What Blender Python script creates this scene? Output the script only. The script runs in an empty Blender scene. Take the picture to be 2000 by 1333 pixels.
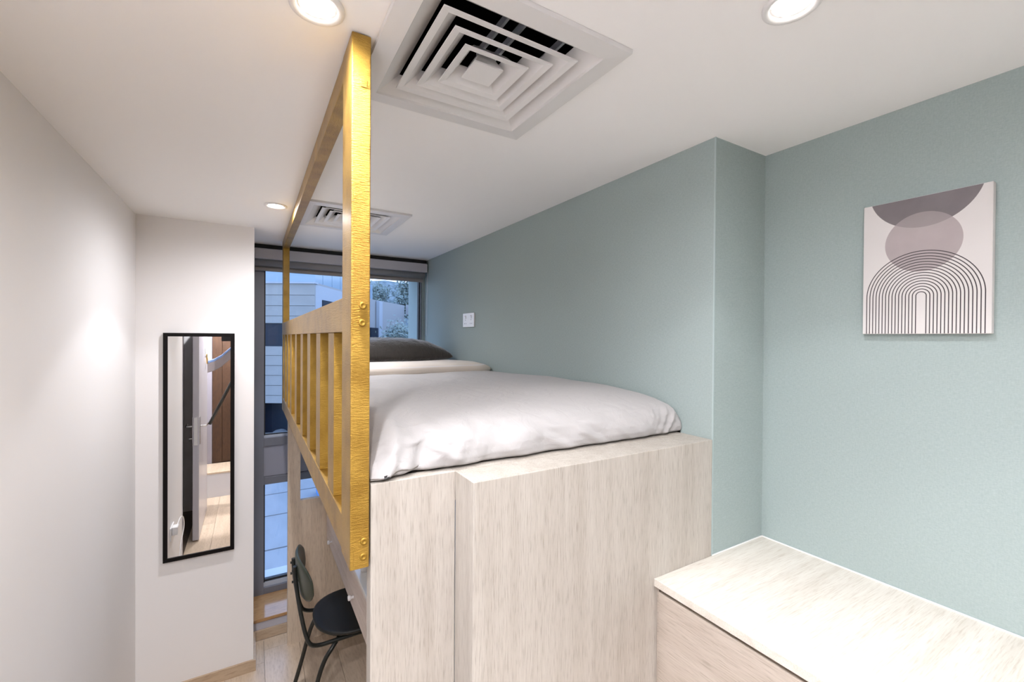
import bpy, bmesh, math, random
from math import radians, sin, cos, pi, sqrt
from mathutils import Vector, Matrix, noise
random.seed(7)
S = bpy.context.scene
COL = S.collection

# ---------------------------------------------------------------- camera
YAW, PITCH, ROLL = 0.5366, -0.0071, 0.0068
cd = bpy.data.cameras.new('camera'); cam = bpy.data.objects.new('camera', cd); COL.objects.link(cam)
cd.sensor_width = 36; cd.lens = 855.831/2000*36; cd.clip_start = 0.01; cd.clip_end = 300
fw = Vector((sin(YAW), cos(YAW), 0)); rt = Vector((cos(YAW), -sin(YAW), 0)); up = Vector((0, 0, 1))
f2 = fw*cos(PITCH)+up*sin(PITCH); u2 = up*cos(PITCH)-fw*sin(PITCH)
r3 = rt*cos(ROLL)+u2*sin(ROLL); u3 = u2*cos(ROLL)-rt*sin(ROLL)
M = Matrix((r3, u3, -f2)).transposed().to_4x4(); M.translation = Vector((0, 0, 1.89))
cam.matrix_world = M; S.camera = cam

# ---------------------------------------------------------------- light and exposure
S.view_settings.view_transform = 'Standard'; S.view_settings.look = 'None'
S.view_settings.gamma = 1; S.view_settings.use_curve_mapping = False
S.view_settings.exposure = 0.45
LAMP_POWER = 13.0
POW = [(.42, 1.45), (.85, 2.4), (.45, .5), (3.1, 8.8), (.3, 4.0), (.8, 1.5)]   # beam and spill of each downlight; the last three are added fill
LAMP_COL = (0.985, 0.985, 1.04)
SKY_STRENGTH = 3.0
w = bpy.data.worlds.new('dusk sky'); S.world = w; w.use_nodes = True
nt = w.node_tree; nt.nodes.clear()
wo = nt.nodes.new('ShaderNodeOutputWorld'); bg = nt.nodes.new('ShaderNodeBackground')
tc = nt.nodes.new('ShaderNodeTexCoord'); sx = nt.nodes.new('ShaderNodeSeparateXYZ'); cr = nt.nodes.new('ShaderNodeValToRGB')
nt.links.new(tc.outputs['Generated'], sx.inputs[0]); nt.links.new(sx.outputs['Z'], cr.inputs[0])
cr.color_ramp.elements[0].position = 0.0; cr.color_ramp.elements[0].color = (0.54, 0.66, 0.82, 1)
cr.color_ramp.elements[1].position = 0.7; cr.color_ramp.elements[1].color = (0.28, 0.45, 0.84, 1)
nt.links.new(cr.outputs[0], bg.inputs[0]); bg.inputs[1].default_value = SKY_STRENGTH
nt.links.new(bg.outputs[0], wo.inputs[0])

# ---------------------------------------------------------------- materials
def mat(name, col=(.8, .8, .8), rough=.5, metal=0., spec=.5):
    m = bpy.data.materials.new(name); m.use_nodes = True
    b = m.node_tree.nodes['Principled BSDF']
    b.inputs['Base Color'].default_value = (*col, 1); b.inputs['Roughness'].default_value = rough
    b.inputs['Metallic'].default_value = metal; b.inputs['Specular IOR Level'].default_value = spec
    return m
def nodes(m): return m.node_tree.nodes, m.node_tree.links, m.node_tree.nodes['Principled BSDF']
def noise_tex(m, scale, detail=6, rough=.55, coord='Object', dist=0.):
    N, L, b = nodes(m)
    t = N.new('ShaderNodeTexCoord'); mp = N.new('ShaderNodeMapping'); n = N.new('ShaderNodeTexNoise')
    mp.inputs['Scale'].default_value = scale
    n.inputs['Scale'].default_value = 1; n.inputs['Detail'].default_value = detail; n.inputs['Roughness'].default_value = rough
    n.inputs['Distortion'].default_value = dist
    L.new(t.outputs[coord], mp.inputs[0]); L.new(mp.outputs[0], n.inputs[0])
    return n
def ramp(m, src, stops):
    N, L, b = nodes(m); r = N.new('ShaderNodeValToRGB'); L.new(src, r.inputs[0])
    e = r.color_ramp.elements
    while len(e) < len(stops): e.new(.5)
    for i, (p, c) in enumerate(stops): e[i].position = p; e[i].color = (*c, 1)
    return r
def bump(m, src, strength=.2, dist=.002, prev=None):
    N, L, b = nodes(m); bp = N.new('ShaderNodeBump'); bp.inputs['Strength'].default_value = strength
    bp.inputs['Distance'].default_value = dist; L.new(src, bp.inputs['Height'])
    if prev: L.new(prev.outputs[0], bp.inputs['Normal'])
    L.new(bp.outputs[0], b.inputs['Normal']); return bp
def mixcol(m, a, bb, fac=.5, mode='MULTIPLY'):
    N, L, b = nodes(m); x = N.new('ShaderNodeMix'); x.data_type = 'RGBA'; x.blend_type = mode
    x.inputs[0].default_value = fac; L.new(a, x.inputs[6]); L.new(bb, x.inputs[7]); return x
def oak(name, axis, light=(.52, .48, .425), dark=(.36, .32, .275), fine=330., rough=.55):
    m = mat(name, light, rough); N, L, b = nodes(m)
    s = [fine]*3; s[axis] = 20.
    n1 = noise_tex(m, s, 4, .6)
    s2 = [26.]*3; s2[axis] = 1.4
    n2 = noise_tex(m, s2, 3, .5, dist=.8)
    r1 = ramp(m, n1.outputs[0], [(.30, dark), (.48, tuple((l*.8+d*.2) for l, d in zip(light, dark))), (.62, light)])
    r2 = ramp(m, n2.outputs[0], [(.3, (.86, .84, .82)), (.65, (1, 1, 1))])
    x = mixcol(m, r1.outputs[0], r2.outputs[0], 1.)
    L.new(x.outputs[2], b.inputs['Base Color']); bump(m, n1.outputs[0], .25, .0008)
    return m
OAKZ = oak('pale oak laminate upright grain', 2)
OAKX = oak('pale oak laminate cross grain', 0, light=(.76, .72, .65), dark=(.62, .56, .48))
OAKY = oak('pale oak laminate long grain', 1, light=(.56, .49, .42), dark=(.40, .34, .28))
OAKW = oak('warm oak laminate upright grain', 2, light=(.72, .60, .47), dark=(.56, .45, .34), fine=170.)
SKIRT = oak('oak skirting', 0, light=(.60, .46, .32), dark=(.46, .33, .22), fine=150.)
HONEY = oak('honey varnished board', 0, light=(.46, .25, .10), dark=(.33, .16, .06), fine=90., rough=.12)
FLOORM = []
for i, k in enumerate((1., .93, 1.06)):
    FLOORM.append(oak('oak floor board tone %d' % i, 1, light=(.68*k, .55*k, .42*k), dark=(.54*k, .42*k, .30*k), fine=110., rough=.32))
BROWN = oak('brown stained timber', 2, light=(.072, .032, .013), dark=(.04, .017, .007), fine=70.)

WHITE = mat('warm white wall paint', (.90, .88, .87), .75, spec=.2); n = noise_tex(WHITE, (60, 60, 60), 3); bump(WHITE, n.outputs[0], .04, .001)
CEIL = mat('ceiling paint', (.95, .94, .93), .8, spec=.15)
GREEN = mat('sage woven wallpaper', (.35, .44, .42), .8, spec=.15)
N, L, b = nodes(GREEN)
n1 = noise_tex(GREEN, (90, 90, 760), 3, .6); n2 = noise_tex(GREEN, (300, 300, 120), 3, .6)
r = ramp(GREEN, n1.outputs[0], [(.3, (.345, .413, .397)), (.7, (.402, .470, .455))])
r2 = ramp(GREEN, n2.outputs[0], [(.3, (.90, .91, .91)), (.7, (1, 1, 1))])
x = mixcol(GREEN, r.outputs[0], r2.outputs[0], 1.); L.new(x.outputs[2], b.inputs['Base Color']); bump(GREEN, n1.outputs[0], .25, .0006)

def gold(name, scale, base=(.43, .255, .042), dark=(.31, .172, .023), rough=.46):
    m = mat(name, base, rough, .8); N, L, b = nodes(m)
    b.inputs['Coat Weight'].default_value = .45; b.inputs['Coat Roughness'].default_value = .3
    n1 = noise_tex(m, scale, 5, .65, dist=.4); n2 = noise_tex(m, (14, 14, 14), 3)
    r = ramp(m, n2.outputs[0], [(.35, dark), (.6, base)]); L.new(r.outputs[0], b.inputs['Base Color'])
    bump(m, n1.outputs[0], .9, .004); return m
GOLDV = gold('gold paint on rough sawn post', (90, 90, 420))
GOLDH = gold('gold paint on rough sawn rail', (160, 30, 160))
GOLDR = gold('gold paint on rippled board', (22, 22, 330))
SEAM = mat('gold paint ridge', (.38, .225, .035), .5, .7)

FABRIC = mat('white cotton', (.44, .42, .41), .85, spec=.1)
n = noise_tex(FABRIC, (16, 16, 16), 5, .55, dist=1.); bump(FABRIC, n.outputs[0], .35, .014)
FABRIC.node_tree.nodes['Principled BSDF'].inputs['Sheen Weight'].default_value = .15
VELVET = mat('charcoal brown velvet', (.040, .034, .029), .7, spec=.2)
VELVET.node_tree.nodes['Principled BSDF'].inputs['Sheen Weight'].default_value = .6
n = noise_tex(VELVET, (34, 34, 7), 3, .5, dist=.6); bump(VELVET, n.outputs[0], .7, .012)
PLASTIC = mat('white plastic', (.82, .81, .80), .35)
VENTM = mat('white powder coat', (.76, .75, .74), .4)
BLACK = mat('matt black', (.006, .006, .006), .9, spec=.0)
BLACKF = mat('black frame', (.006, .005, .005), .5, spec=.15)
TUBE = mat('black steel tube', (.012, .014, .012), .32)
OLIVE = mat('olive plastic shell', (.035, .046, .030), .35)
SEATM = mat('black seat shell', (.008, .009, .008), .55)
ALU = mat('grey anodised aluminium', (.20, .20, .22), .42, .35)
ALUL = mat('pale aluminium bead', (.50, .52, .56), .4, .2)
BLINDG = mat('grey blind fabric', (.30, .29, .29), .8)
BLINDT = mat('dark blind track', (.015, .014, .014), .6)
CHROME = mat('brushed chrome', (.75, .75, .75), .22, 1.)
MIRROR = mat('mirror silver', (.93, .93, .93), .0, 1.)
CANVASE = mat('canvas edge', (.74, .71, .69), .8)
BRASS = mat('brass chain', (.75, .50, .18), .3, 1.)
DARKHALL = mat('hallway shade tone', (.05, .048, .045), .9)  # near-black colour stands in for the shade beyond the doorway
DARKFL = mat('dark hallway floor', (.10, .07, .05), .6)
REDC = mat('red switch mark', (.5, .05, .04), .4)
KNOBM = mat('frosted knob', (.75, .74, .75), .25)
LILAC = mat('pale grey painted metal', (.60, .58, .62), .3)
EMIT = mat('lit lamp lens', (1, 1, 1), .5)
EMIT.node_tree.nodes['Principled BSDF'].inputs['Emission Color'].default_value = (1, .96, .9, 1)
EMIT.node_tree.nodes['Principled BSDF'].inputs['Emission Strength'].default_value = 11.
GLASS = bpy.data.materials.new('window glass'); GLASS.use_nodes = True
gn = GLASS.node_tree; gn.nodes.clear()
go = gn.nodes.new('ShaderNodeOutputMaterial'); gm = gn.nodes.new('ShaderNodeMixShader'); gt = gn.nodes.new('ShaderNodeBsdfTransparent')
gg = gn.nodes.new('ShaderNodeBsdfGlossy'); gf = gn.nodes.new('ShaderNodeFresnel'); gf.inputs[0].default_value = 1.45
gt.inputs[0].default_value = (.90, .95, 1., 1); gg.inputs['Roughness'].default_value = 0.
gn.links.new(gf.outputs[0], gm.inputs[0]); gn.links.new(gt.outputs[0], gm.inputs[1]); gn.links.new(gg.outputs[0], gm.inputs[2]); gn.links.new(gm.outputs[0], go.inputs[0])
# outdoors
FACADE = mat('pale facade panel', (.33, .58, .62), .7); n = noise_tex(FACADE, (.6, .6, .6), 4); N, L, b = nodes(FACADE)
r = ramp(FACADE, n.outputs[0], [(.3, (.22, .222, .222)), (.7, (.27, .272, .272))]); L.new(r.outputs[0], b.inputs['Base Color'])
RENDERW = mat('pale render wall', (.26, .262, .27), .8)
PILAST = mat('grey pilaster', (.30, .33, .38), .7)
DGLASS = mat('dark window glass', (.012, .02, .035), .25, spec=.15)
RAILG = mat('balcony glass', (.22, .30, .38), .15)
PAVE = mat('concrete paving', (.42, .44, .47), .8); N, L, b = nodes(PAVE); n = noise_tex(PAVE, (1.6, .5, 1), 5); n2 = noise_tex(PAVE, (1.1, 1.1, 1), 3)
r = ramp(PAVE, n.outputs[0], [(.3, (.20, .20, .20)), (.7, (.26, .26, .26))]); L.new(r.outputs[0], b.inputs['Base Color'])
JOINT = mat('paving bed', (.05, .06, .07), .9)
HILL = mat('hillside scrub', (.13, .16, .16), .9); n = noise_tex(HILL, (1.5, 1.5, 1.5), 6, .7); N, L, b = nodes(HILL)
r = ramp(HILL, n.outputs[0], [(.35, (.07, .09, .09)), (.65, (.22, .25, .25))]); L.new(r.outputs[0], b.inputs['Base Color'])
LEAF = mat('grey green leaf', (.20, .24, .21), .6); BARK = mat('bark', (.10, .08, .07), .9); ROCK = mat('grey rock', (.10, .105, .11), .9)
BLUEP = mat('blue plastic', (.03, .22, .62), .4)

# ---------------------------------------------------------------- helpers
def box(bm, x0, x1, y0, y1, z0, z1, mi=0):
    v = [bm.verts.new((x, y, z)) for z in (z0, z1) for y in (y0, y1) for x in (x0, x1)]
    for q in ((0, 2, 3, 1), (4, 5, 7, 6), (0, 1, 5, 4), (2, 6, 7, 3), (0, 4, 6, 2), (1, 3, 7, 5)):
        f = bm.faces.new([v[i] for i in q]); f.material_index = mi
def quad(bm, *p):
    return bm.faces.new([bm.verts.new(q) for q in p])
def tube(bm, pts, r, n=10, closed=False):
    pts = [Vector(p) for p in pts]; rings = []; prev = None; c = len(pts)
    for i, p in enumerate(pts):
        a = pts[(i-1) % c] if (i or closed) else p; d = pts[(i+1) % c] if (i < c-1 or closed) else p
        t = (d-a).normalized()
        if prev is None:
            nrm = t.orthogonal().normalized()
        else:
            nrm = (prev - t*prev.dot(t)).normalized()
        prev = nrm; bn = t.cross(nrm); rr = r[i] if isinstance(r, (list, tuple)) else r
        rings.append([bm.verts.new(p+(nrm*cos(2*pi*k/n)+bn*sin(2*pi*k/n))*rr) for k in range(n)])
    m = c if closed else c-1
    for i in range(m):
        A = rings[i]; B = rings[(i+1) % c]
        for k in range(n):
            f = bm.faces.new([A[k], A[(k+1) % n], B[(k+1) % n], B[k]]); f.smooth = True
    if not closed:
        bm.faces.new(rings[0][::-1]); bm.faces.new(rings[-1])
def smoothpath(pts, k=6):
    P = [Vector(p) for p in pts]; P = [P[0]]+P+[P[-1]]; out = []
    for i in range(1, len(P)-2):
        for j in range(k):
            t = j/k; a, b, c, d = P[i-1:i+3]
            out.append(.5*((2*b)+(c-a)*t+(2*a-5*b+4*c-d)*t*t+(3*b-a-3*c+d)*t**3))
    out.append(P[-2]); return out
def lathe(bm, prof, c=(0, 0, 0), n=32, axis='z'):
    c = Vector(c); rings = []
    def pt(r, h, a):
        if axis == 'z': return c+Vector((r*cos(a), r*sin(a), h))
        if axis == 'x': return c+Vector((h, r*cos(a), r*sin(a)))
        return c+Vector((r*cos(a), h, r*sin(a)))
    for r_, h in prof:
        rings.append([bm.verts.new(pt(max(r_, 1e-5), h, 2*pi*k/n)) for k in range(n)])
    for A, B in zip(rings, rings[1:]):
        for k in range(n):
            f = bm.faces.new([A[k], A[(k+1) % n], B[(k+1) % n], B[k]]); f.smooth = True
ORG = {}
def obj(name, bm, m, parent=None, org=None, bevel=0., smooth=False, seg=2):
    if bevel:
        bmesh.ops.bevel(bm, geom=[e for e in bm.edges], offset=bevel, segments=seg, profile=.5, affect='EDGES', clamp_overlap=True)
    bmesh.ops.recalc_face_normals(bm, faces=bm.faces[:])
    o_org = Vector(org) if org is not None else (ORG[parent.name].copy() if parent else Vector((0, 0, 0)))
    bmesh.ops.translate(bm, verts=bm.verts[:], vec=-o_org)
    me = bpy.data.meshes.new(name); bm.to_mesh(me); bm.free()
    for mm in (m if isinstance(m, (list, tuple)) else [m]): me.materials.append(mm)
    if smooth:
        for p in me.polygons: p.use_smooth = True
    o = bpy.data.objects.new(name, me); COL.objects.link(o)
    if parent: o.parent = parent; o.location = o_org-ORG[parent.name]
    else: o.location = o_org
    ORG[o.name] = o_org
    return o
def thing(name, label, cat, org, group=None):
    o = bpy.data.objects.new(name, None); COL.objects.link(o); o.location = org; o.empty_display_size = .1
    ORG[o.name] = Vector(org); o['label'] = label; o['category'] = cat
    if group: o['group'] = group
    return o
def tag(o, label, cat, group=None, kind=None):
    o['label'] = label; o['category'] = cat
    if group: o['group'] = group
    if kind: o['kind'] = kind
    return o
def struct(name, bm, m, label=None, parent=None, cat=None):
    o = obj(name, bm, m, parent)
    if not parent: o['kind'] = 'structure'; o['label'] = label; o['category'] = cat or name.split('_')[0]
    return o
def B(*a):
    bm = bmesh.new()
    if a: box(bm, *a)
    return bm

# ---------------------------------------------------------------- room shell
H = 2.5
XL, YM, XE, YW, XG, YS, XR = -.5007, 2.862, .0135, 3.432, 1.2, .8261, 1.4665
YB = -1.75
struct('wall_left', B(XL-.12, XL, 1.10, YM+.1, 0, H), WHITE, 'smooth warm white wall on the left edge of the picture')
bm = B(XL-.12, XL, YB, -.12, 0, H); box(bm, XL-.12, XL, -.12, 1.10, 2.06, H)
struct('wall_doorway', bm, WHITE, 'warm white wall above and behind the doorway seen in the mirror')
struct('wall_far', B(XL-.12, XE, YM, 3.75, 0, H), WHITE, 'warm white wall the black framed mirror hangs on')
bm = bmesh.new()
prof = [(XG, 3.75), (XG, YS), (XR, YS), (XR, YB), (XR+.15, YB), (XR+.15, 3.75)]
vb = [bm.verts.new((x, y, 0)) for x, y in prof]; vt = [bm.verts.new((x, y, H)) for x, y in prof]
bm.faces.new(vb[::-1]); bm.faces.new(vt)
for i in range(6): bm.faces.new([vb[i], vb[(i+1) % 6], vt[(i+1) % 6], vt[i]])
struct('wall_right', bm, GREEN, 'sage green papered wall with a step behind the loft bed and dresser')
bm = B(XG-.0006, XG+.0025, YS-.0012, YS+.003, 1.2, H); struct('trim_1', bm, mat('pale corner bead', (.41, .50, .49), .5), 'thin pale corner bead on the green wall step', cat='trim')
struct('wall_rear', B(XL-.12, XR+.15, YB-.12, YB, 0, H), WHITE, 'warm white wall behind the photographer')
# hallway beyond the doorway
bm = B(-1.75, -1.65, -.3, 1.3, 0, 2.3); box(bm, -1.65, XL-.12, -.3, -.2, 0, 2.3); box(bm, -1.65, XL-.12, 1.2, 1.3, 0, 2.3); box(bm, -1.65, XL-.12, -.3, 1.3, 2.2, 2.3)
struct('wall_hallway', bm, DARKHALL, 'hallway walls coloured dark as shade seen through the doorway in the mirror')
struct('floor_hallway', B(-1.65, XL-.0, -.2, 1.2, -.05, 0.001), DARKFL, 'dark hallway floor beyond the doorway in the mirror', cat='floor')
bm = B(XL-.02, XL+.004, 1.085, 1.10, 0, 2.06); box(bm, XL-.02, XL+.004, -.12, -.105, 0, 2.06); box(bm, XL-.02, XL+.004, -.12, 1.10, 2.045, 2.06)
struct('trim_2', bm, LILAC, 'pale lining round the doorway seen in the mirror', cat='trim')

# ceiling with openings for the two diffusers and the lamps
VENTS = [(.4535, .905, .236), (.4425, 2.372, .243)]
LAMPS = [(.103, .884), (.096, 2.322), (.842, .430)]
FILL = [(-.20, -.45), (-.16, .22), (.80, -.45)]  # unseen lamps added out of view to fill the room with light
holes = [(cx-.192, cx+.192, cy-.192, cy+.192) for cx, cy, h in VENTS] + [(x-.026, x+.026, y-.026, y+.026) for x, y in LAMPS+FILL]
xs = sorted({XL-.12, XR+.15} | {h[0] for h in holes} | {h[1] for h in holes})
ys = sorted({YB-.12, 3.75} | {h[2] for h in holes} | {h[3] for h in holes})
bm = bmesh.new(); vd = {}
def cv(x, y):
    if (x, y) not in vd: vd[(x, y)] = bm.verts.new((x, y, H))
    return vd[(x, y)]
for i in range(len(xs)-1):
    for j in range(len(ys)-1):
        mx, my = (xs[i]+xs[i+1])/2, (ys[j]+ys[j+1])/2
        if any(h[0] < mx < h[1] and h[2] < my < h[3] for h in holes): continue
        bm.faces.new([cv(xs[i], ys[j]), cv(xs[i], ys[j+1]), cv(xs[i+1], ys[j+1]), cv(xs[i+1], ys[j])])
box(bm, XL-.12, XR+.15, YB-.12, 3.75, 2.80, 2.9)
box(bm, XL-.12, XR+.15, YB-.22, YB-.12, 2.49, 2.9); box(bm, XL-.12, XR+.15, 3.65, 3.75, 2.5, 2.9)
box(bm, XL-.22, XL-.12, YB-.12, 3.75, 2.49, 2.9); box(bm, XR+.15, XR+.25, YB-.12, 3.75, 2.49, 2.9)
struct('ceiling', bm, CEIL, 'smooth off-white ceiling with air diffusers and downlights')

# floor of oak boards
fl = struct('floor', B(XL-.12, XR+.15, YB-.1, 3.12, -.08, -.012), JOINT, 'pale oak board floor')
pw, pl = .19, 1.21
protos = {}
i = 0; x = XL
while x < XR:
    x1 = min(x+pw, XR); y = YB - random.random()*.9
    while y < 3.118:
        y0, y1 = max(y, YB), min(y+pl, 3.118)
        if y1-y0 > .03:
            bm = B(x+.0008, x1-.0008, y0+.0008, y1-.0008, -.012, 0)
            o = obj('floor_board', bm, FLOORM[random.randrange(3)], fl, org=((x+x1)/2, (y0+y1)/2, 0))
        y += pl
    x += pw
# window alcove ledge
lg = struct('trim_3', B(XE, XG, 3.135, 3.75, -.08, .114), LILAC, 'low ledge under the tall window with wooden top board', cat='ledge')
obj('baseboard', B(XE, XG, 3.12, 3.135, 0, .058), SKIRT, lg)
bm = B(XE, XG, 3.112, 3.44, .114, .134); obj('top_board', bm, HONEY, lg, bevel=.006)
bm = B(-.5, XE+.012, YM-.013, YM, 0, .062); pass
struct('baseboard_far', bm, SKIRT, 'light wood skirting board under the mirror wall', cat='skirting')
struct('baseboard_return', B(XE+.0003, XE+.012, YM, 3.112, 0, .062), SKIRT, 'short wood skirting on the wall return by the window', cat='skirting')

# ---------------------------------------------------------------- window
win = struct('window_1', B(XE, .075, 3.405, 3.47, .134, 2.47), ALU, 'tall grey aluminium window looking out on dusk buildings', cat='window')
obj('stile', B(1.166, 1.176, 3.405, 3.47, .134, 2.47), ALU, win, bevel=.002)
obj('head_rail', B(.075, 1.166, 3.405, 3.47, 2.41, 2.47), ALU, win)
obj('transom_rail', B(.075, 1.166, 3.405, 3.47, 1.142, 1.20), ALU, win, bevel=.002)
obj('transom_panel', B(.075, 1.166, 3.417, 3.46, .934, 1.142), mat('grey transom panel', (.30, .29, .32), .5, .1), win)
obj('transom_rail', B(.075, 1.166, 3.405, 3.47, .880, .932), ALU, win, bevel=.002)
obj('bottom_rail', B(.075, 1.166, 3.405, 3.47, .134, .178), ALU, win, bevel=.002)
obj('sill_bead', B(.075, 1.166, 3.42, 3.47, 1.20, 1.214), ALUL, win)
obj('sill_bead', B(.075, 1.166, 3.42, 3.60, .178, .207), ALUL, win)
bm = B(.075, .082, 3.42, 3.46, 1.214, 2.41); box(bm, 1.158, 1.166, 3.42, 3.46, 1.214, 2.41); box(bm, .075, 1.166, 3.43, 3.46, 1.214, 1.222)
box(bm, .075, .082, 3.42, 3.46, .207, .88); box(bm, .075, 1.166, 3.43, 3.46, .207, .222)
obj('gasket', bm, BLINDT, win)
for z0, z1 in ((1.20, 2.42), (.18, .89)):
    bm = bmesh.new(); quad(bm, (.07, 3.445, z0), (1.17, 3.445, z0), (1.17, 3.445, z1), (.07, 3.445, z1)); obj('pane', bm, GLASS, win)
struct('wall_lintel', B(XE, XG, 3.475, 3.75, 2.45, 2.5), ALU, 'narrow grey strip above the window head', cat='lintel')

struct('wall_window_reveal', B(1.1765, XG, 3.40, 3.75, .134, 2.47), GREEN, 'narrow green wall strip right of the window', cat='wall')
bl = thing('roller_blind', 'rolled up grey roller blind along the top of the window', 'blind', (.6, 3.36, 2.34))
obj('ceiling_track', B(XE+.002, XG-.012, 3.34, 3.41, 2.470, 2.499), BLINDT, bl)
obj('cassette', B(XE+.002, XG-.010, 3.305, 3.395, 2.400, 2.468), mat('grey blind cassette', (.52, .50, .52), .5), bl, bevel=.006)
bm = bmesh.new(); tube(bm, [(XE+.006, 3.355, 2.385), (XG-.02, 3.355, 2.385)], .027, 20); obj('fabric_roll', bm, BLINDG, bl)
obj('fabric', B(XE+.006, XG-.022, 3.380, 3.3815, 2.35, 2.39), BLINDG, bl)
obj('bottom_bar', B(XE+.006, XG-.022, 3.372, 3.392, 2.328, 2.352), mat('taupe blind bar', (.34, .31, .29), .6), bl, bevel=.004)
bm = bmesh.new(); tube(bm, smoothpath([(XG-.008, 3.33, 2.45), (XG-.005, 3.325, 2.35), (XG-.006, 3.33, 2.1), (XG-.006, 3.335, 1.9)]), .0018, 6); obj('pull_cord', bm, PLASTIC, bl)

# ---------------------------------------------------------------- air diffusers
def diffuser(cx, cy, h, label):
    t = thing('air_diffuser', label, 'ceiling vent', (cx, cy, H), 'square ceiling air diffusers')
    k = h/.2375
    bm = bmesh.new()
    def ring(r0, z0, r1, z1):
        a = [(cx-r0, cy-r0, z0), (cx+r0, cy-r0, z0), (cx+r0, cy+r0, z0), (cx-r0, cy+r0, z0)]
        c = [(cx-r1, cy-r1, z1), (cx+r1, cy-r1, z1), (cx+r1, cy+r1, z1), (cx-r1, cy+r1, z1)]
        for i in range(4): quad(bm, a[i], a[(i+1) % 4], c[(i+1) % 4], c[i])
    ring(h, H-.0005, h-.001, H-.010); ring(h-.001, H-.010, .194*k, H-.012); ring(.194*k, H-.012, .191*k, H-.008); ring(.191*k, H-.008, .149*k, H+.024)
    obj('flange', bm, VENTM, t)
    for r, wd_ in ((.156, .047), (.117, .044), (.078, .038)):
        bm = bmesh.new(); r *= k
        ring(r, H-.006, r-.0005, H-.0085); ring(r-.0005, H-.0085, r-.015*k, H-.006); ring(r-.015*k, H-.006, r-wd_*k, H+.024); ring(r, H-.006, r-.014*k, H-.002); ring(r-.014*k, H-.002, r-wd_*k, H+.026)
        obj('louvre', bm, VENTM, t)
    bm = B(cx-.036*k, cx+.036*k, cy-.036*k, cy+.036*k, H-.006, H-.003); ring(.036*k, H-.004, .018*k, H+.028)
    obj('centre_plate', bm, VENTM, t)
    for s in (-.012, .028, .128):
        obj('support_bar', B(cx+s*k-.003, cx+s*k+.003, cy-.185, cy+.0, H+.030, H+.046), ALUL, t)
    for s in (-1, 1): obj('hanger', B(cx+s*.02-.002, cx+s*.02+.002, cy-.022, cy-.018, H, H+.04), ALUL, t)
    bm = bmesh.new(); r = .196
    for a, c in (((-1, -1), (1, -1)), ((1, -1), (1, 1)), ((1, 1), (-1, 1)), ((-1, 1), (-1, -1))):
        quad(bm, (cx+a[0]*r, cy+a[1]*r, H+.001), (cx+c[0]*r, cy+c[1]*r, H+.001), (cx+c[0]*r, cy+c[1]*r, H+.22), (cx+a[0]*r, cy+a[1]*r, H+.22))
    quad(bm, (cx-r, cy-r, H+.22), (cx+r, cy-r, H+.22), (cx+r, cy+r, H+.22), (cx-r, cy+r, H+.22))
    obj('duct_box', bm, BLACK, t)
diffuser(*VENTS[0], 'large square white air diffuser beside the top of the near gold post')
diffuser(*VENTS[1], 'square white air diffuser nearer the window, partly behind the gold post')

# ---------------------------------------------------------------- downlights
def downlight(x, y, label, beam, spill):
    t = thing('downlight', label, 'ceiling light', (x, y, H), 'round recessed downlights')
    bm = bmesh.new(); lathe(bm, [(.048, H-.0005), (.0475, H-.005), (.043, H-.007), (.036, H-.005), (.035, H-.002)], (x, y, 0), 40); obj('trim_ring', bm, PLASTIC, t)
    bm = bmesh.new(); lathe(bm, [(.0355, H-.003), (.0345, H+.001), (.0340, H+.001)], (x, y, 0), 40); obj('reflector', bm, PLASTIC, t)
    bm = bmesh.new(); lathe(bm, [(.0345, H+.0005), (.02, H-.0015), (0, H-.002)], (x, y, 0), 32); obj('lens', bm, EMIT, t)
    ld = bpy.data.lights.new('downlight beam', 'SPOT'); ld.energy = LAMP_POWER*beam; ld.color = LAMP_COL
    ld.spot_size = radians(104); ld.spot_blend = .22; ld.shadow_soft_size = .028
    lo = bpy.data.objects.new('downlight_beam', ld); COL.objects.link(lo); lo.parent = t; lo.location = (0, 0, -.012)
    ld2 = bpy.data.lights.new('downlight spill', 'SPOT'); ld2.energy = LAMP_POWER*spill; ld2.color = LAMP_COL
    ld2.spot_size = radians(176); ld2.spot_blend = 1.; ld2.shadow_soft_size = .03
    lo = bpy.data.objects.new('downlight_spill', ld2); COL.objects.link(lo); lo.parent = t; lo.location = (0, 0, -.012)
downlight(*LAMPS[0], 'bright downlight left of the near gold post top', *POW[0])
downlight(*LAMPS[1], 'small lit downlight far back by the gold top rail', *POW[1])
downlight(*LAMPS[2], 'bright downlight at the top right of the ceiling', *POW[2])
for (x, y), p_, l_ in zip(FILL, POW[3:], ('added fill downlight behind the photographer over the passage', 'added fill downlight over the doorway beside the photographer', 'added fill downlight over the far end of the dresser')):
    downlight(x, y, l_, *p_)

# ---------------------------------------------------------------- loft bed
bed = thing('loft_bed', 'raised built-in bed base of pale oak panels beside the green wall', 'loft bed', (.7, .92, 0))
ZP = 1.586
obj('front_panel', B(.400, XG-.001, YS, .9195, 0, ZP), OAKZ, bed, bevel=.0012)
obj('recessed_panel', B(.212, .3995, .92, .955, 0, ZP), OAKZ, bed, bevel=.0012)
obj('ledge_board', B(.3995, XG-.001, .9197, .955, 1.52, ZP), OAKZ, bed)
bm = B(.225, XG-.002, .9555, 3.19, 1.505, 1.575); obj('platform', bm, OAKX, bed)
bm = bmesh.new()
pts = [(.193, 0), (.193, 1.4245), (.2085, 1.4245), (.2085, 1.504), (.262, 1.504), (.262, .876), (XG-.002, .876), (XG-.002, 0)]
a = [bm.verts.new((x, 2.983, z)) for x, z in pts]; c = [bm.verts.new((x, 3.018, z)) for x, z in pts]
bm.faces.new(a); bm.faces.new(c[::-1])
for i in range(8): bm.faces.new([a[i], a[(i+1) % 8], c[(i+1) % 8], c[i]])
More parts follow.
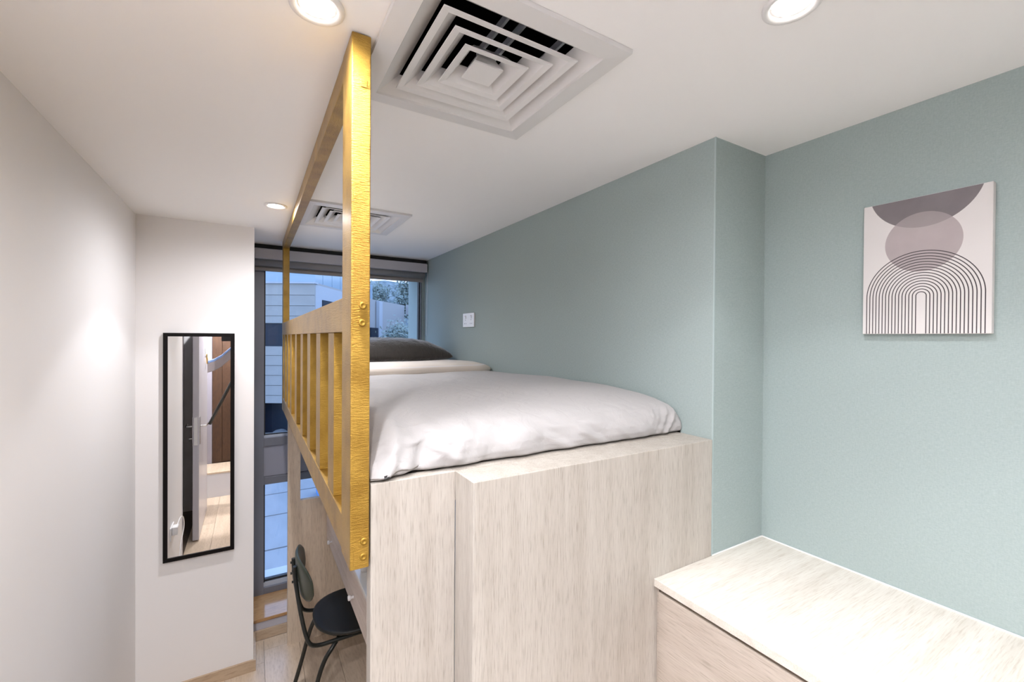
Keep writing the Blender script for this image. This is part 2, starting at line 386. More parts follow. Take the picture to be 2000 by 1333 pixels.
obj('end_panel', bm, OAKW, bed)

# mattress and bedding
bm = B(.232, XG-.012, 1.0, 3.17, 1.5755, 1.655); tag(obj('mattress', bm, FABRIC, bevel=.02), 'thin mattress on the loft bed, hidden under the white cover', 'mattress')
sec = [(.975, 1.588), (.950, 1.589), (.936, 1.596), (.931, 1.612), (.934, 1.632), (.944, 1.652), (.962, 1.670), (.985, 1.682), (1.02, 1.692), (1.09, 1.703), (1.17, 1.711), (1.25, 1.716)]
sec += [(1.33+.08*i, 1.718-.0012*i) for i in range(12)]
fine = []
for i in range(len(sec)-1):
    for j in range(4):
        t = j/4; fine.append((sec[i][0]*(1-t)+sec[i+1][0]*t, sec[i][1]*(1-t)+sec[i+1][1]*t))
fine.append(sec[-1])
nx = 150; X0, X1 = .212, XG-.004
bm = bmesh.new(); rows = []
for (yy, zz) in fine:
    row = []
    for i in range(nx+1):
        t = i/nx; xx = X0+(X1-X0)*t
        d = max(0, 1-(xx-X0)/.10); e = max(0, 1-(X1-xx)/.05)
        hgt = zz-1.586
        z = 1.586+hgt*(1-.55*d**3)*(1-.18*e**3)
        y = yy
        # drape folds strongest on the front face near the left end
        lf = max(0, min(1, (.62-xx)/.40))**1.3; face = max(0, 1-abs(yy-.93)/.22)
        q = Vector((xx*15+.6*sin(z*22), y*3, z*6))
        fold = noise.noise(q)*.6 + noise.noise(Vector((xx*36-z*20, z*10, 3)))*.35
        y += face*(fold*.036*lf + .011*noise.noise(Vector((xx*9-z*8, z*12, 1)))+.008*noise.noise(Vector((xx*24+z*34, z*16, 5))))
        rf = max(0, (xx-1.02)/.17); y += face*rf*.012*noise.noise(Vector((xx*46-z*30, z*9, 8)))
        if face > 0 and hgt > .02: z += lf*face*.026*noise.noise(Vector((xx*18, 7, z*3)))
        top = min(1, max(0, (yy-1.0)/.15))
        z += top*(.007*noise.noise(Vector((xx*3.0, yy*2.4, 9)))+.0025*noise.noise(Vector((xx*9, yy*5, 2))))
        if hgt < .006: z = max(z, 1.5865)
        y += .012*(1-min(1, face*0+1))*0
        y -= .010*lf*(hgt < .07)*sin(xx*34)
        row.append(bm.verts.new((xx, max(y, .917), max(z, 1.5868))))
    rows.append(row)
for A, Bq in zip(rows, rows[1:]):
    for i in range(nx):
        f = bm.faces.new([A[i], A[i+1], Bq[i+1], Bq[i]]); f.smooth = True
for side in (0, nx):   # drop the side edges
    low = [bm.verts.new((r_[side].co.x+(0.004 if side == 0 else 0), max(r_[side].co.y, .94), 1.5868)) for r_ in rows]
    for i in range(len(rows)-1):
        f = bm.faces.new([rows[i][side], rows[i+1][side], low[i+1], low[i]]); f.smooth = True
tag(obj('duvet', bm, FABRIC, org=(.7, 1.5, ZP)), 'smooth white duvet covering the loft bed with creases at its front corner', 'duvet')
# folded sheet band at the head end
bm = bmesh.new()
prof = [(2.20, 1.676), (2.165, 1.690), (2.155, 1.712), (2.165, 1.735), (2.20, 1.748), (2.30, 1.754), (2.45, 1.752), (2.62, 1.744), (2.72, 1.730), (2.74, 1.715), (2.73, 1.70)]
nx = 90; rows = []
for k, (yy, zz) in enumerate(prof):
    row = []
    for i in range(nx+1):
        t = i/nx; xx = .214+(XG-.006-.214)*t
        e = max(0, 1-(XG-.006-xx)/.12)
        z = 1.70+(zz-1.70)*(1-.45*e**2)+.004*noise.noise(Vector((xx*4, yy*6, 4)))
        y = yy+.035*noise.noise(Vector((xx*2.2, .3, 6)))+.05*e**2+(.025*(t-.5))
        row.append(bm.verts.new((xx, y, z)))
    rows.append(row)
for A, Bq in zip(rows, rows[1:]):
    for i in range(nx):
        f = bm.faces.new([A[i], A[i+1], Bq[i+1], Bq[i]]); f.smooth = True
for side in (0, nx): bm.faces.new([r_[side] for r_ in rows])
bm.faces.new([*rows[0]] + rows[-1][::-1])
band = mat('cream sheet with highlight line', (.78, .70, .62), .85, spec=.1); N, L, b = nodes(band)
tcn = N.new('ShaderNodeTexCoord'); sp = N.new('ShaderNodeSeparateXYZ'); L.new(tcn.outputs['Object'], sp.inputs[0])
r = ramp(band, sp.outputs['Z'], [(.112, (.74, .66, .58)), (.134, (.74, .66, .58)), (.1345, (.84, .80, .80)), (.138, (.84, .80, .80)), (.1385, (.76, .69, .62))]); L.new(r.outputs[0], b.inputs['Base Color'])  # lighter line paints a highlight along the top of the fold
tag(obj('folded_sheet', bm, band, org=(.7, 2.4, 1.60)), 'cream sheet folded back in a band across the white duvet', 'sheet')
# pillow
bm = bmesh.new(); pcx, pcy, hx, hy = .80, 2.93, .355, .24; nu, nv = 60, 36; lay = {}
def pil(u, v, s):
    e = (1-abs(u)**2.6)*(1-abs(v)**2.6); th = max(e, 0)**.42
    sx_ = 1-.10*(1-abs(u)**2)*abs(v)**2*0; pin = 1-.07*(1-u*u)*abs(v)
    xx = pcx+hx*u*(1-.06*(1-v*v)); yy = pcy+hy*v*pin
    cr_ = .006*noise.noise(Vector((u*7, v*2.2, s)))*th + .003*noise.noise(Vector((u*22, v*3, s*2)))*th
    z = 1.792+s*(.094 if s > 0 else .068)*th + cr_ + .010*(v) - .02*abs(u)**4
    return (xx, yy, z)
for s in (1, -1):
    g = []
    for j in range(nv+1):
        g.append([])
        for i in range(nu+1):
            u, v = -1+2*i/nu, -1+2*j/nv
            key = (i, j) if (i in (0, nu) or j in (0, nv)) else (i, j, s)
            if key not in lay: lay[key] = bm.verts.new(pil(u, v, s))
            g[-1].append(lay[key])
    for j in range(nv):
        for i in range(nu):
            f = bm.faces.new([g[j][i], g[j][i+1], g[j+1][i+1], g[j+1][i]]); f.smooth = True
tag(obj('pillow', bm, VELVET, org=(pcx, pcy, 1.72)), 'dark charcoal velvet pillow at the head of the bed by the window', 'pillow')

# ---------------------------------------------------------------- gold guard rail
gr = thing('guard_rail', 'gold painted timber guard rail rising to the ceiling along the loft bed', 'guard rail', (.19, 2.0, 1.42))
gx0, gx1 = .170, .2075
post = obj('post', B(gx0, gx1, .914, 1.012, 1.420, 2.4975), GOLDV, gr, bevel=.002)
obj('post', B(gx0+.001, gx1-.001, 3.10, 3.195, 1.420, 2.4975), GOLDV, gr, bevel=.002)
obj('top_rail', B(gx0+.001, gx1-.002, 1.0125, 3.0995, 2.445, 2.4975), GOLDH, gr, bevel=.0015)
obj('middle_rail', B(gx0+.001, gx1-.002, 1.0125, 3.0995, 1.900, 1.975), GOLDR, gr, bevel=.0015)
obj('bottom_rail', B(gx0+.001, gx1-.002, 1.0125, 3.0995, 1.425, 1.500), GOLDH, gr, bevel=.0015)
proto = None
for yb in (1.140, 1.388, 1.642, 1.893, 2.162, 2.450, 2.70, 2.94):
    if proto is None:
        proto = obj('baluster', B(gx0+.003, gx1-.003, yb, yb+.090, 1.5003, 1.8997), GOLDV, gr, org=(gx0, yb, 1.5), bevel=.001)
    else:
        o = proto.copy(); COL.objects.link(o); o.parent = gr; o.location = Vector((gx0, yb, 1.5))-ORG[gr.name]
for px_, z in ((.193, 1.953), (.192, 1.918), (.197, 1.475), (.196, 1.444)):
    bm = bmesh.new(); lathe(bm, [(.0075, .9141), (.007, .9115), (.0035, .9105), (.003, .9118), (0, .9118)], (px_, 0, z), 20, 'y'); obj('screw_cap', bm, SEAM, post)
for x0, x1, z0, z1 in ((.186, .201, 1.941, 1.965), (.190, .203, 1.463, 1.486), (.177, .201, 1.428, 1.457), (.187, .199, 2.392, 2.408)):
    obj('filler_patch', B(x0, x1, .9132, .9141, z0, z1), GOLDV, post, bevel=.0003)

# ---------------------------------------------------------------- desk under the bed
dk = thing('desk', 'long pale desk under the loft bed with small round drawer knobs', 'desk', (.8, 2.0, 0))
obj('desk_top', B(.412, XG-.002, .956, 2.9825, .792, .812), mat('white desk laminate', (.85, .84, .83), .25), dk, bevel=.0015)
pk = oak('pinkish oak drawer front', 1, light=(.66, .58, .53), dark=(.52, .44, .40))
for y0, y1, ky in ((.958, 1.63, 1.3), (1.632, 2.30, 2.13), (2.302, 2.981, 2.77)):
    d = obj('drawer', B(.414, .432, y0, y1, .607, .790), pk, dk, bevel=.001)
    bm = bmesh.new(); lathe(bm, [(.0001, .388), (.010, .388), (.0125, .392), (.011, .399), (.006, .403), (.0065, .414)], (0, ky, .672), 20, 'x'); obj('knob', bm, KNOBM, d)
obj('drawer_box', B(.4325, XG-.01, .958, 2.981, .612, .789), OAKX, dk)
bm = bmesh.new(); lathe(bm, [(0, .8125), (.026, .8125), (.028, .816), (.031, .870), (.0312, .872), (.029, .871), (.0262, .818), (0, .817)], (.462, 2.08, 0), 28)
cup = obj('cup', bm, PLASTIC, org=(.462, 2.08, .8125)); tag(cup, 'small white cup with a gold rim on the desk under the bed', 'cup')
bm = bmesh.new(); tube(bm, [(.462+.0305*cos(2*pi*k/24), 2.08+.0305*sin(2*pi*k/24), .8722) for k in range(24)], .0012, 6, True); obj('rim', bm, BRASS, cup)

# ---------------------------------------------------------------- chair
ch = thing('desk_chair', 'black tube framed chair with olive backrest pulled up to the desk', 'chair', (.42, 2.42, 0))
CY = 2.42
bm = bmesh.new()   # seat: rounded shell
n = 40; ringz = []
def seat_pt(a, s, z):
    c_, s_ = cos(a), sin(a)
    rx = .205*s if c_ < 0 else .20*s
    return (.478+rx*math.copysign(abs(c_)**.85, c_), CY+.205*s*math.copysign(abs(s_)**.85, s_), z-.018*(1-s)*0+.012*max(0, s-.6))
for s, z in ((.02, .447), (.5, .446), (.82, .448), (.95, .452), (1., .450), (1., .440), (.95, .430), (.5, .424), (.02, .424)):
    ringz.append([bm.verts.new(seat_pt(2*pi*k/n, s, z)) for k in range(n)])
for A, Bq in zip(ringz, ringz[1:]):
    for k in range(n):
        f = bm.faces.new([A[k], A[(k+1) % n], Bq[(k+1) % n], Bq[k]]); f.smooth = True
bm.faces.new(ringz[0]); bm.faces.new(ringz[-1][::-1])
obj('seat', bm, SEATM, ch)
# backrest: curved pill
bm = bmesh.new(); NU, NV = 40, 14; g = {}
def back_pt(u, v, s):
    hh = .102*max(0, 1-abs(u)**3.2)**.5
    z = .705+v*hh; yy = CY+.195*u
    tk = .012*(max(0, 1-abs(u)**4))**.5*(max(0, 1-v**4))**.5
    xx = .208+.045*u*u - .10*(z-.705)+s*tk
    return (xx, yy, z)
for s in (-1, 1):
    for j in range(NV+1):
        for i in range(NU+1):
            g[(i, j, s)] = bm.verts.new(back_pt(-1+2*i/NU, -1+2*j/NV, s))
    for j in range(NV):
        for i in range(NU):
            f = bm.faces.new([g[(i, j, s)], g[(i+1, j, s)], g[(i+1, j+1, s)], g[(i, j+1, s)]]); f.smooth = True
bmesh.ops.remove_doubles(bm, verts=bm.verts[:], dist=.0004)
obj('backrest', bm, OLIVE, ch)
for sgn in (-1, 1):
    yt, yl = CY+sgn*.045, CY+sgn*.155
    bm = bmesh.new(); tube(bm, smoothpath([(.186, yt, .765), (.187, yt, .72), (.196, CY+sgn*.07, .63), (.212, CY+sgn*.11, .53), (.228, CY+sgn*.14, .46), (.246, yl, .425), (.285, yl, .409), (.35, yl, .408), (.5, yl, .408)], 5), .0095, 12); obj('back_tube', bm, TUBE, ch)
    for z in (.745, .69):
        bm = bmesh.new(); lathe(bm, [(.0001, .172), (.006, .172), (.006, .182), (.0045, .205)], (0, yt, z), 12, 'x'); obj('bolt', bm, TUBE, ch)
    ye = CY+sgn*.19
    bm = bmesh.new(); tube(bm, smoothpath([(.40, CY+sgn*.06, .408), (.375, CY+sgn*.13, .404), (.345, CY+sgn*.165, .390), (.305, CY+sgn*.180, .345), (.275, CY+sgn*.188, .27), (.24, CY+sgn*.198, .13), (.205, CY+sgn*.205, .004)], 6), .0105, 12); obj('leg', bm, TUBE, ch)
    bm = bmesh.new(); tube(bm, smoothpath([(.52, CY+sgn*.06, .408), (.56, CY+sgn*.13, .404), (.59, CY+sgn*.165, .390), (.62, CY+sgn*.180, .345), (.645, CY+sgn*.188, .26), (.67, CY+sgn*.198, .13), (.70, CY+sgn*.205, .004)], 6), .0105, 12); obj('leg', bm, TUBE, ch)

# ---------------------------------------------------------------- wall mirror
mr = thing('wall_mirror', 'tall narrow wall mirror in a thin black frame', 'mirror', (-.235, YM-.01, 1.31))
mx0, mx1, mz0, mz1, mf = -.389, -.079, .717, 1.904, .0185
yf0, yf1 = YM-.022, YM-.001
bm = bmesh.new()
def frame_ring(o0, i0):
    pass
for (xa, za, xb, zb) in ((mx0, mz0, mx1, mz0+mf), (mx0, mz1-mf, mx1, mz1), (mx0, mz0+mf, mx0+mf, mz1-mf), (mx1-mf, mz0+mf, mx1, mz1-mf)):
    box(bm, xa, xb, yf0, yf1, za, zb)
obj('frame', bm, BLACKF, mr)
bm = B(mx0+mf-.002, mx1-mf+.002, YM-.016, YM-.004, mz0+mf-.002, mz1-mf+.002); obj('mirror_glass', bm, MIRROR, mr)

# ---------------------------------------------------------------- canvas picture
CAN = bpy.data.materials.new('abstract arches print'); CAN.use_nodes = True
N = CAN.node_tree.nodes; L = CAN.node_tree.links; b = N['Principled BSDF']; b.inputs['Roughness'].default_value = .8; b.inputs['Specular IOR Level'].default_value = .15
def mth(op, a, bb=None, c=None):
    n = N.new('ShaderNodeMath'); n.operation = op
    for i, v in enumerate((a, bb, c)):
        if v is None: continue
        if isinstance(v, (int, float)): n.inputs[i].default_value = v
        else: L.new(v, n.inputs[i])
    return n.outputs[0]
tcn = N.new('ShaderNodeTexCoord'); sp = N.new('ShaderNodeSeparateXYZ'); L.new(tcn.outputs['Object'], sp.inputs[0])
CW, CH_ = .245, .347
U = mth('MULTIPLY', sp.outputs['Y'], -1/CW)            # -0.5 .. 0.5, left to right
V = mth('MULTIPLY', sp.outputs['Z'], 1/CW)             # height in widths from the bottom edge
def circ(cu, cv_, r_):
    du = mth('SUBTRACT', U, cu); dv = mth('SUBTRACT', V, cv_)
    d = mth('SQRT', mth('ADD', mth('MULTIPLY', du, du), mth('MULTIPLY', dv, dv)))
    return mth('LESS_THAN', d, r_)
AR = CH_/CW
top = circ(.0066, 1.093*AR, .4517); mid = circ(0, .668*AR, .304)
v2 = mth('MAXIMUM', mth('SUBTRACT', V, .277*AR), 0.)
un = mth('ADD', U, .0025)
d = mth('SQRT', mth('ADD', mth('MULTIPLY', un, un), mth('MULTIPLY', v2, v2)))
t_ = mth('DIVIDE', mth('SUBTRACT', d, .0406-.02796/2), .02796)
fr = mth('ABSOLUTE', mth('SUBTRACT', mth('FRACT', t_), .5))
ln = mth('MULTIPLY', mth('LESS_THAN', fr, .15), mth('MULTIPLY', mth('GREATER_THAN', t_, 0), mth('LESS_THAN', t_, 16)))
def mx(fac, a, bb):
    n = N.new('ShaderNodeMix'); n.data_type = 'RGBA'; L.new(fac, n.inputs[0])
    for k, v in ((6, a), (7, bb)):
        if isinstance(v, tuple): n.inputs[k].default_value = (*v, 1)
        else: L.new(v, n.inputs[k])
    return n.outputs[2]
nz = N.new('ShaderNodeTexNoise'); nz.inputs['Scale'].default_value = 14; nz.inputs['Detail'].default_value = 5; L.new(tcn.outputs['Object'], nz.inputs[0])
g1 = mx(nz.outputs[0], (.14, .125, .13), (.24, .215, .22)); g2 = mx(nz.outputs[0], (.36, .315, .31), (.48, .42, .42)); g3 = mx(nz.outputs[0], (.27, .24, .235), (.36, .32, .32))
c1 = mx(top, (.69, .66, .64), g1); c2 = mx(mid, c1, mx(top, g2, g3)); c3 = mx(ln, c2, (.07, .06, .065))
L.new(c3, b.inputs['Base Color'])
cvs = thing('canvas_picture', 'abstract grey and beige arches canvas hanging on the green wall', 'picture', (XR-.01, .4215, 1.907))
cx0, cy0, cy1, cz0, cz1 = XR-.0205, .4215-CW/2, .4215+CW/2, 1.907, 2.254
obj('stretched_edge', B(cx0+.0006, XR-.001, cy0, cy1, cz0, cz1), CANVASE, cvs, bevel=.0015)
bm = bmesh.new(); quad(bm, (cx0, cy0+.001, cz0+.001), (cx0, cy1-.001, cz0+.001), (cx0, cy1-.001, cz1-.001), (cx0, cy0+.001, cz1-.001))
for q in ((cy0+.001, cy1-.001),):
    pass
obj('printed_face', bm, CAN, cvs)

# ---------------------------------------------------------------- light switch / socket on the green wall
sw = thing('wall_socket', 'white double switch and socket plate on the green wall above the bed', 'socket', (XG-.005, 2.552, 1.957))
obj('plate', B(XG-.009, XG-.0005, 2.469, 2.635, 1.957, 2.047), PLASTIC, sw, bevel=.003)
for yc in (2.51, 2.594):
    obj('rocker', B(XG-.0125, XG-.009, yc-.008, yc+.008, 2.012, 2.032), PLASTIC, sw, bevel=.001)
    obj('rocker_mark', B(XG-.013, XG-.0124, yc-.003, yc+.003, 2.026, 2.030), REDC, sw)
    bm = bmesh.new()
    for dy, dz in ((0, 2.003), (-.011, 1.980), (.011, 1.980)): box(bm, XG-.0094, XG-.0088, yc+dy-.003, yc+dy+.003, dz-.002, dz+.002)
    obj('pin_hole', bm, BLACKF, sw)

# ---------------------------------------------------------------- dresser at the right
dr = thing('dresser', 'low pale oak storage unit at bottom right under the green wall', 'dresser', (1.2, 0., 0))
DX, ZT = .948, 1.234; dy0, dy1 = -.92, YS-.0005
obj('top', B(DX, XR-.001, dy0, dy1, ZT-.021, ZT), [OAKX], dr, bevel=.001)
obj('carcass', B(DX+.030, XR-.001, dy0, dy1, 0, ZT-.0212), BLINDT, dr)
obj('side_panel', B(DX+.014, DX+.0295, dy1-.006, dy1, 0, ZT-.0212), OAKY, dr)
y = dy1-.009
while y > dy0+.1:
    y1_ = max(y-.86, dy0)
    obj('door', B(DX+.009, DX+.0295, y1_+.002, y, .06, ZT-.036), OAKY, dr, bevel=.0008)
    y = y1_
bm = B(XR-.004, XR-.0008, dy0, dy1, ZT, ZT+.003); box(bm, XG, XR, dy1-.0025, dy1, ZT, ZT+.003)
obj('sealant_line', bm, mat('white sealant', (.85, .85, .84), .5), dr)

# ---------------------------------------------------------------- things seen only in the mirror
dl = thing('open_door', 'white door standing open, seen edge-on in the wall mirror', 'door', (-.435, -.09, 0))
obj('door_leaf', B(-.459, -.411, -.09, .775, .012, 2.04), LILAC, dl, bevel=.002)
obj('lock_plate', B(-.450, -.421, .7745, .7765, .885, 1.14), CHROME, dl, bevel=.0005)
for sx_, s in ((-.459, -1), (-.411, 1)):
    bm = bmesh.new(); lathe(bm, [(.0001, sx_+s*.0), (.0001, sx_+s*.006)], (0, .73, 1.0), 4, 'x'); bm.free()
    o = obj('handle_plate', B(min(sx_, sx_+s*.006), max(sx_, sx_+s*.006), .712, .752, .885, 1.14), CHROME, dl, bevel=.002)
    bm = bmesh.new(); tube(bm, smoothpath([(sx_+s*.004, .732, 1.055), (sx_+s*.045, .732, 1.055), (sx_+s*.052, .72, 1.055), (sx_+s*.054, .62, 1.055)], 5), .008, 10); obj('lever', bm, CHROME, o)
bm = bmesh.new(); lathe(bm, [(.0001, -.492), (.013, -.491), (.013, -.488), (.0001, -.487)], (0, .732, .925), 16, 'x'); box(bm, -.489, -.462, .730, .734, .94, .946); obj('key', bm, CHROME, dl)
obj('chain_guard', B(-.4105, -.404, .10, .19, 1.68, 1.76), PLASTIC, dl, bevel=.002)
bm = bmesh.new(); tube(bm, smoothpath([(-.401, .15, 1.70), (-.398, .13, 1.62), (-.400, .08, 1.60), (-.402, .04, 1.66)], 5), .006, 8); obj('chain', bm, BRASS, dl)
sb = thing('storage_bench', 'white low bench with a wooden top, seen in the wall mirror', 'bench', (.1, -.7, 0))
obj('body', B(-.4995, .20, -.92, -.48, 0, .272), mat('pale grey laminate', (.66, .66, .70), .6), sb)
obj('top', B(-.4995, .202, -.92, -.474, .2722, .292), FLOORM[0], sb, bevel=.002)
wd = thing('timber_wardrobe', 'brown stained timber wardrobe boards seen in the wall mirror', 'wardrobe', (0, -1.2, 0))
x = -.42; k = 0
while x < .6:
    obj('board', B(x+.001, x+.103, -.965-.008*(k % 2), -.935-.008*(k % 2), 0 if x > .203 else .2935, 2.3), BROWN, wd, bevel=.002); x += .104; k += 1
obj('carcass', B(-.4200, .62, -1.74, -.9745, 0, 2.3), BROWN, wd)
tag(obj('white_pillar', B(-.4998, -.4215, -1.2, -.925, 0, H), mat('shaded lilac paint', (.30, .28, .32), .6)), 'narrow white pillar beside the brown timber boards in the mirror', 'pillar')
bt = thing('padded_beam', 'slanting greyish beam with blue reflection coloured on top near the top of the mirror view', 'beam', (-.3, -.3, 1.6))
def slant(za, zb, m, nm):
    bm = bmesh.new(); P = [(-.470, 1.53), (-.36, 1.565), (-.29, 1.61), (-.20, 1.70), (-.12, 1.78)]
    R_ = [[bm.verts.new((x, y, z+h)) for y, h in ((-.34, za), (-.26, za), (-.26, zb), (-.34, zb))] for x, z in P]
    for A, Bq in zip(R_, R_[1:]):
        for k in range(4): bm.faces.new([A[k], A[(k+1) % 4], Bq[(k+1) % 4], Bq[k]])
    bm.faces.new(R_[0]); bm.faces.new(R_[-1]); obj(nm, bm, m, bt, bevel=.004)
slant(-.07, .035, mat('grey mauve padding', (.20, .17, .165), .5), 'beam_core'); slant(.0355, .065, mat('blue grey reflection', (.16, .24, .42), .4), 'cover')  # strip on top puts a blue reflection into the colour
bm = bmesh.new(); tube(bm, [(-.405, -.30, .89), (-.183, -.30, 1.383), (-.10, -.30, 1.57)], .017, 12)
tag(obj('black_rod', bm, TUBE), 'slanting black rod crossing the brown boards in the mirror view', 'rod')
tag(obj('black_box', B(-.283, -.14, -.14, -.08, 1.832, 1.95), BLACKF, bevel=.004), 'small dark box at the top right of the mirror view', 'box')
ws = thing('wall_charger', 'white socket with plugged adapter and looping cable, low in the mirror view', 'socket', (XL+.004, 1.70, .42))
obj('socket_plate', B(XL+.0005, XL+.009, 1.60, 1.75, .41, .50), PLASTIC, ws, bevel=.002)
obj('adapter', B(XL+.009, XL+.045, 1.66, 1.73, .44, .50), PLASTIC, ws, bevel=.006)
bm = bmesh.new(); tube(bm, smoothpath([(XL+.03, 1.66, .48), (XL+.035, 1.50, .49), (XL+.03, 1.30, .42), (XL+.03, 1.26, .33), (XL+.02, 1.36, .22), (XL+.02, 1.5, .05)], 6), .004, 8); obj('cable', bm, PLASTIC, ws)

# ---------------------------------------------------------------- outdoors
def E(u, wv, z): return (u*cos(YAW)+wv*sin(YAW), -u*sin(YAW)+wv*cos(YAW), z)
def ebox(bm, u0, u1, w0, w1, z0, z1):
    v = [bm.verts.new(E(u, ww, z)) for z in (z0, z1) for ww in (w0, w1) for u in (u0, u1)]
    for q in ((0, 2, 3, 1), (4, 5, 7, 6), (0, 1, 5, 4), (2, 6, 7, 3), (0, 4, 6, 2), (1, 3, 7, 5)): bm.faces.new([v[i] for i in q])
def EB(*a):
    bm = bmesh.new(); ebox(bm, *a); return bm
GZ = -3.0
gp = struct('ground', B(-40, 70, 3.9, 120, GZ-.3, GZ-.03), JOINT, 'concrete paved yard below the window', cat='paving')
yj = [5.0, 7.3, 9.4, 11.4, 13.57, 15.40, 17.6, 19.9, 22.3]
for a_, c_ in zip(yj, yj[1:]):
    xx = -3.4
    while xx < 8.5:
        obj('paving_slab', B(xx+.02, xx+2.98, a_+.035, c_-.035, GZ-.03, GZ), PAVE, gp, org=(xx+1.5, a_, GZ)); xx += 3.0
obj('paving_field', B(-40, 70, 22.34, 119, GZ-.03, GZ-.001), PAVE, gp)
# panelled block
blk = thing('office_block', 'pale panelled building opposite the window with dark window bands', 'building', E(-12, 24, GZ))
obj('core', EB(-24, -9.50, 21.12, 24.5, -1.32, 4.40), PILAST, blk)
ut = -9.47; zs = [4.42, 3.90, 3.35, 2.50, None, 1.40, .95, .46, -.03, -.52, -1.32]
zlev = [(3.88, 4.42), (3.37, 3.86), (2.88, 3.35), (2.53, 2.86), (.98, 1.40), (.50, .96), (.02, .48), (-.46, .0), (-.94, -.48), (-1.32, -.96)]
for z0, z1 in zlev:
    for k in range(5):
        u1 = ut-k*2.8; obj('facade_panel', EB(u1-2.77, u1, 21.0, 21.12, z0, z1), FACADE, blk, org=E(u1, 21, z0))
for k in range(5):
    u1 = ut-k*2.8; o = obj('window_band', EB(u1-2.6, u1-.25, 21.08, 21.13, 1.42, 2.51), DGLASS, blk)
    obj('mullion', EB(u1-1.45, u1-1.38, 21.03, 21.08, 1.42, 2.51), PILAST, o)
obj('parapet_cap', EB(-24, ut+.05, 20.92, 21.3, 4.42, 4.50), PILAST, blk)
for k in range(9):
    u1 = ut-k*1.5; obj('balcony_pane', EB(u1-1.46, u1-.02, 21.1, 21.13, 4.50, 5.6), RAILG, blk)
obj('ground_floor_glazing', EB(-24, ut-.1, 22.2, 22.3, -3, -1.32), DGLASS, blk)
for k in range(6): obj('column', EB(ut-.5-k*2.8, ut-.15-k*2.8, 21.5, 21.9, -3, -1.32), PILAST, blk)
# receding wing
wg = thing('side_wing', 'pale rendered wing with small dark windows receding to the right', 'building', E(-10.5, 28, GZ))
bm = bmesh.new(); poly = [(-9.50, 21.13), (-9.66, 31.0), (-9.0, 36.5), (-24, 36.5), (-24, 24.6), (-9.55, 24.6)]
poly = [(-9.50, 21.2), (-9.66, 31.0), (-8.85, 36.0), (-14, 37.0), (-14, 24.7), (-9.8, 24.7), (-9.8, 21.2)]
a = [bm.verts.new(E(u, ww, GZ)) for u, ww in poly]; c = [bm.verts.new(E(u, ww, 4.50)) for u, ww in poly]
bm.faces.new(a); bm.faces.new(c[::-1])
for i in range(len(poly)): bm.faces.new([a[i], a[(i+1) % len(poly)], c[(i+1) % len(poly)], c[i]])
obj('wall', bm, RENDERW, wg)
for (w0, w1, z0, z1) in ((21.9, 23.3, 3.25, 3.72), (29.4, 31.0, 1.78, 2.52), (24.5, 26.5, 1.6, 2.5)):
    o = obj('window', EB(-9.75, -9.46, w0, w1, z0, z1), DGLASS, wg)
obj('pilaster', EB(-9.62, -9.40, 31.0, 31.8, -3, 4.45), PILAST, wg)
o = obj('window', EB(-9.3, -8.9, 33.2, 35.2, 1.75, 2.5), DGLASS, wg)
for k in range(8): obj('roof_pane', EB(-9.8, -9.74, 21.4+k*1.15, 22.5+k*1.15, 4.5, 5.5), RAILG, wg)
en = thing('porch_block', 'pale rear block with a projecting canopy at the right of the window view', 'building', E(-6, 39, GZ))
obj('wall', EB(-8.85, 6, 38.5, 41, GZ, 4.45), RENDERW, en)
obj('canopy', EB(-8.8, 6, 36.2, 38.4, 3.75, 4.55), RENDERW, en)
for k in range(3): obj('window', EB(-7.9+k*2.4, -6.6+k*2.4, 38.4, 38.52, 1.7, 2.7), DGLASS, en)
# hillside and house on it
bm = bmesh.new(); rows = []
for j in range(16):
    rows.append([bm.verts.new(E(-45+i*3.2, 46+j*3.0, GZ+min(13.2, 1+j*1.9)+1.1*noise.noise(Vector((i*.5, j*.5, 1)))+.9*noise.noise(Vector((i*1.3, j, 3))))) for i in range(26)])
for A, Bq in zip(rows, rows[1:]):
    for i in range(25): bm.faces.new([A[i], A[i+1], Bq[i+1], Bq[i]])
hl = struct('hillside', bm, HILL, 'scrubby grey green slope above the rear buildings', cat='hill')
hs = thing('hill_house', 'small pale house on the slope at the right edge of the window', 'house', E(-7.4, 50, 5))
obj('wall', EB(-10.4, -3, 49, 53, 3, 7.3), RENDERW, hs); obj('roof', EB(-10.8, -3, 48.6, 53.4, 7.3, 7.6), PILAST, hs); obj('window', EB(-10.0, -8.6, 48.95, 49.05, 5.7, 6.6), DGLASS, hs)
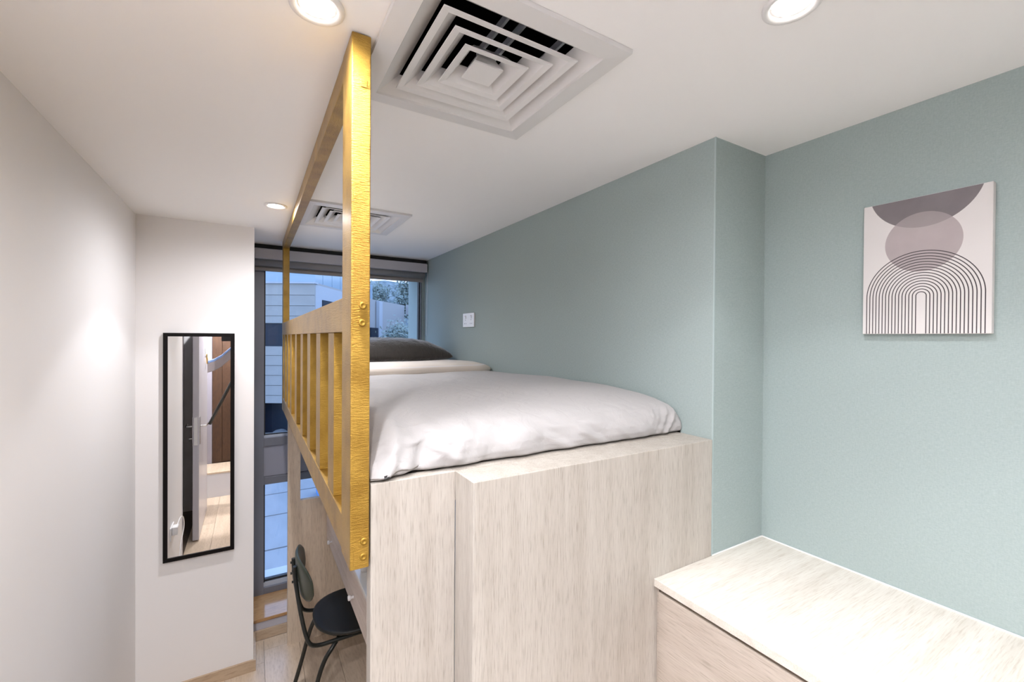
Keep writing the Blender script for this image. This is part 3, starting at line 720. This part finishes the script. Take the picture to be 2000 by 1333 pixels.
def plant(name, label, cat, u, wv, z0, trunk_h, cr_r, n, ls, group=None):
    t = thing(name, label, cat, E(u, wv, z0), group); base = Vector(E(u, wv, z0))
    bm = bmesh.new(); tube(bm, [base, base+Vector((.05, 0, trunk_h*.6)), base+Vector((0, .1, trunk_h+cr_r*.6))], [.10, .08, .03], 8)
    for k in range(7):
        a_ = k*2.4; tip = base+Vector((cos(a_)*cr_r*.7, sin(a_)*cr_r*.7, trunk_h+cr_r*(.3+.15*k)))
        tube(bm, [base+Vector((0, 0, trunk_h*.7)), (base+Vector((0, 0, trunk_h*.7))+tip)/2+Vector((0, 0, .1)), tip], [.05, .03, .012], 5)
    obj('trunk', bm, BARK, t)
    bm = bmesh.new(); cl = [Vector((random.uniform(-1, 1), random.uniform(-1, 1), random.uniform(-.2, 1.5)))*cr_r*.75 for _ in range(16)]
    for _ in range(n):
        c_ = random.choice(cl); p = base+Vector((0, 0, trunk_h+cr_r*.3))+c_+Vector([random.gauss(0, cr_r*.2) for _ in range(3)])
        ax = Vector([random.gauss(0, 1) for _ in range(3)]).normalized(); s_ = ax.orthogonal().normalized()*ls*.4; tt = ax*ls
        bm.faces.new([bm.verts.new(q) for q in (p-tt, p+s_, p+tt, p-s_)])
    o = obj('foliage', bm, LEAF, t); o['kind'] = 'stuff'
plant('tree', 'leafy tree in the yard at the lower right of the window', 'tree', -6.9, 28, GZ, 3.1, 1.7, 4200, .13)
for i, (u, wv, z0) in enumerate(((-14.6, 44, 1.2), (-10.2, 46, 1.2), (-19.4, 49, 1.5))):
    plant('tree', ['leafy tree on the slope, middle of the three above the roofline', 'leafy tree on the slope, rightmost above the roofline', 'leafy tree on the slope, leftmost above the roofline'][i], 'tree', u, wv, z0, 3.2, 2.1, 3200, .2, 'trees on the slope')
for k, (u, wv, s_) in enumerate(((-11.3, 20.0, .34), (-10.2, 20.2, .42), (-12.5, 20.2, .46), (-11.2, 21.2, .36))):
    bm = bmesh.new(); bmesh.ops.create_icosphere(bm, subdivisions=3, radius=s_)
    for v in bm.verts: v.co *= 1+.25*noise.noise(v.co*2.2+Vector((k*5, 0, 0))); v.co.z *= .62
    bmesh.ops.translate(bm, verts=bm.verts[:], vec=Vector(E(u, wv, GZ+s_*.45)))
    tag(obj('boulder', bm, ROCK, org=E(u, wv, GZ)), ['small grey boulder in the middle in front of the panelled building', 'grey boulder rightmost in front of the panelled building', 'largest grey boulder, leftmost in front of the panelled building', 'grey boulder behind the others, nearest the building glazing'][k], 'rock', 'boulders in the yard')
t = thing('plastic_crate', 'bright blue plastic crate on the paved yard', 'crate', (1.9, 14.6, GZ))
bm = B(1.75, 2.3, 14.2, 14.9, GZ, GZ+.32); bm.faces.ensure_lookup_table(); obj('crate_body', bm, BLUEP, t, bevel=.02)
obj('crate_rim', B(1.73, 2.32, 14.18, 14.92, GZ+.32, GZ+.36), BLUEP, t, bevel=.01)
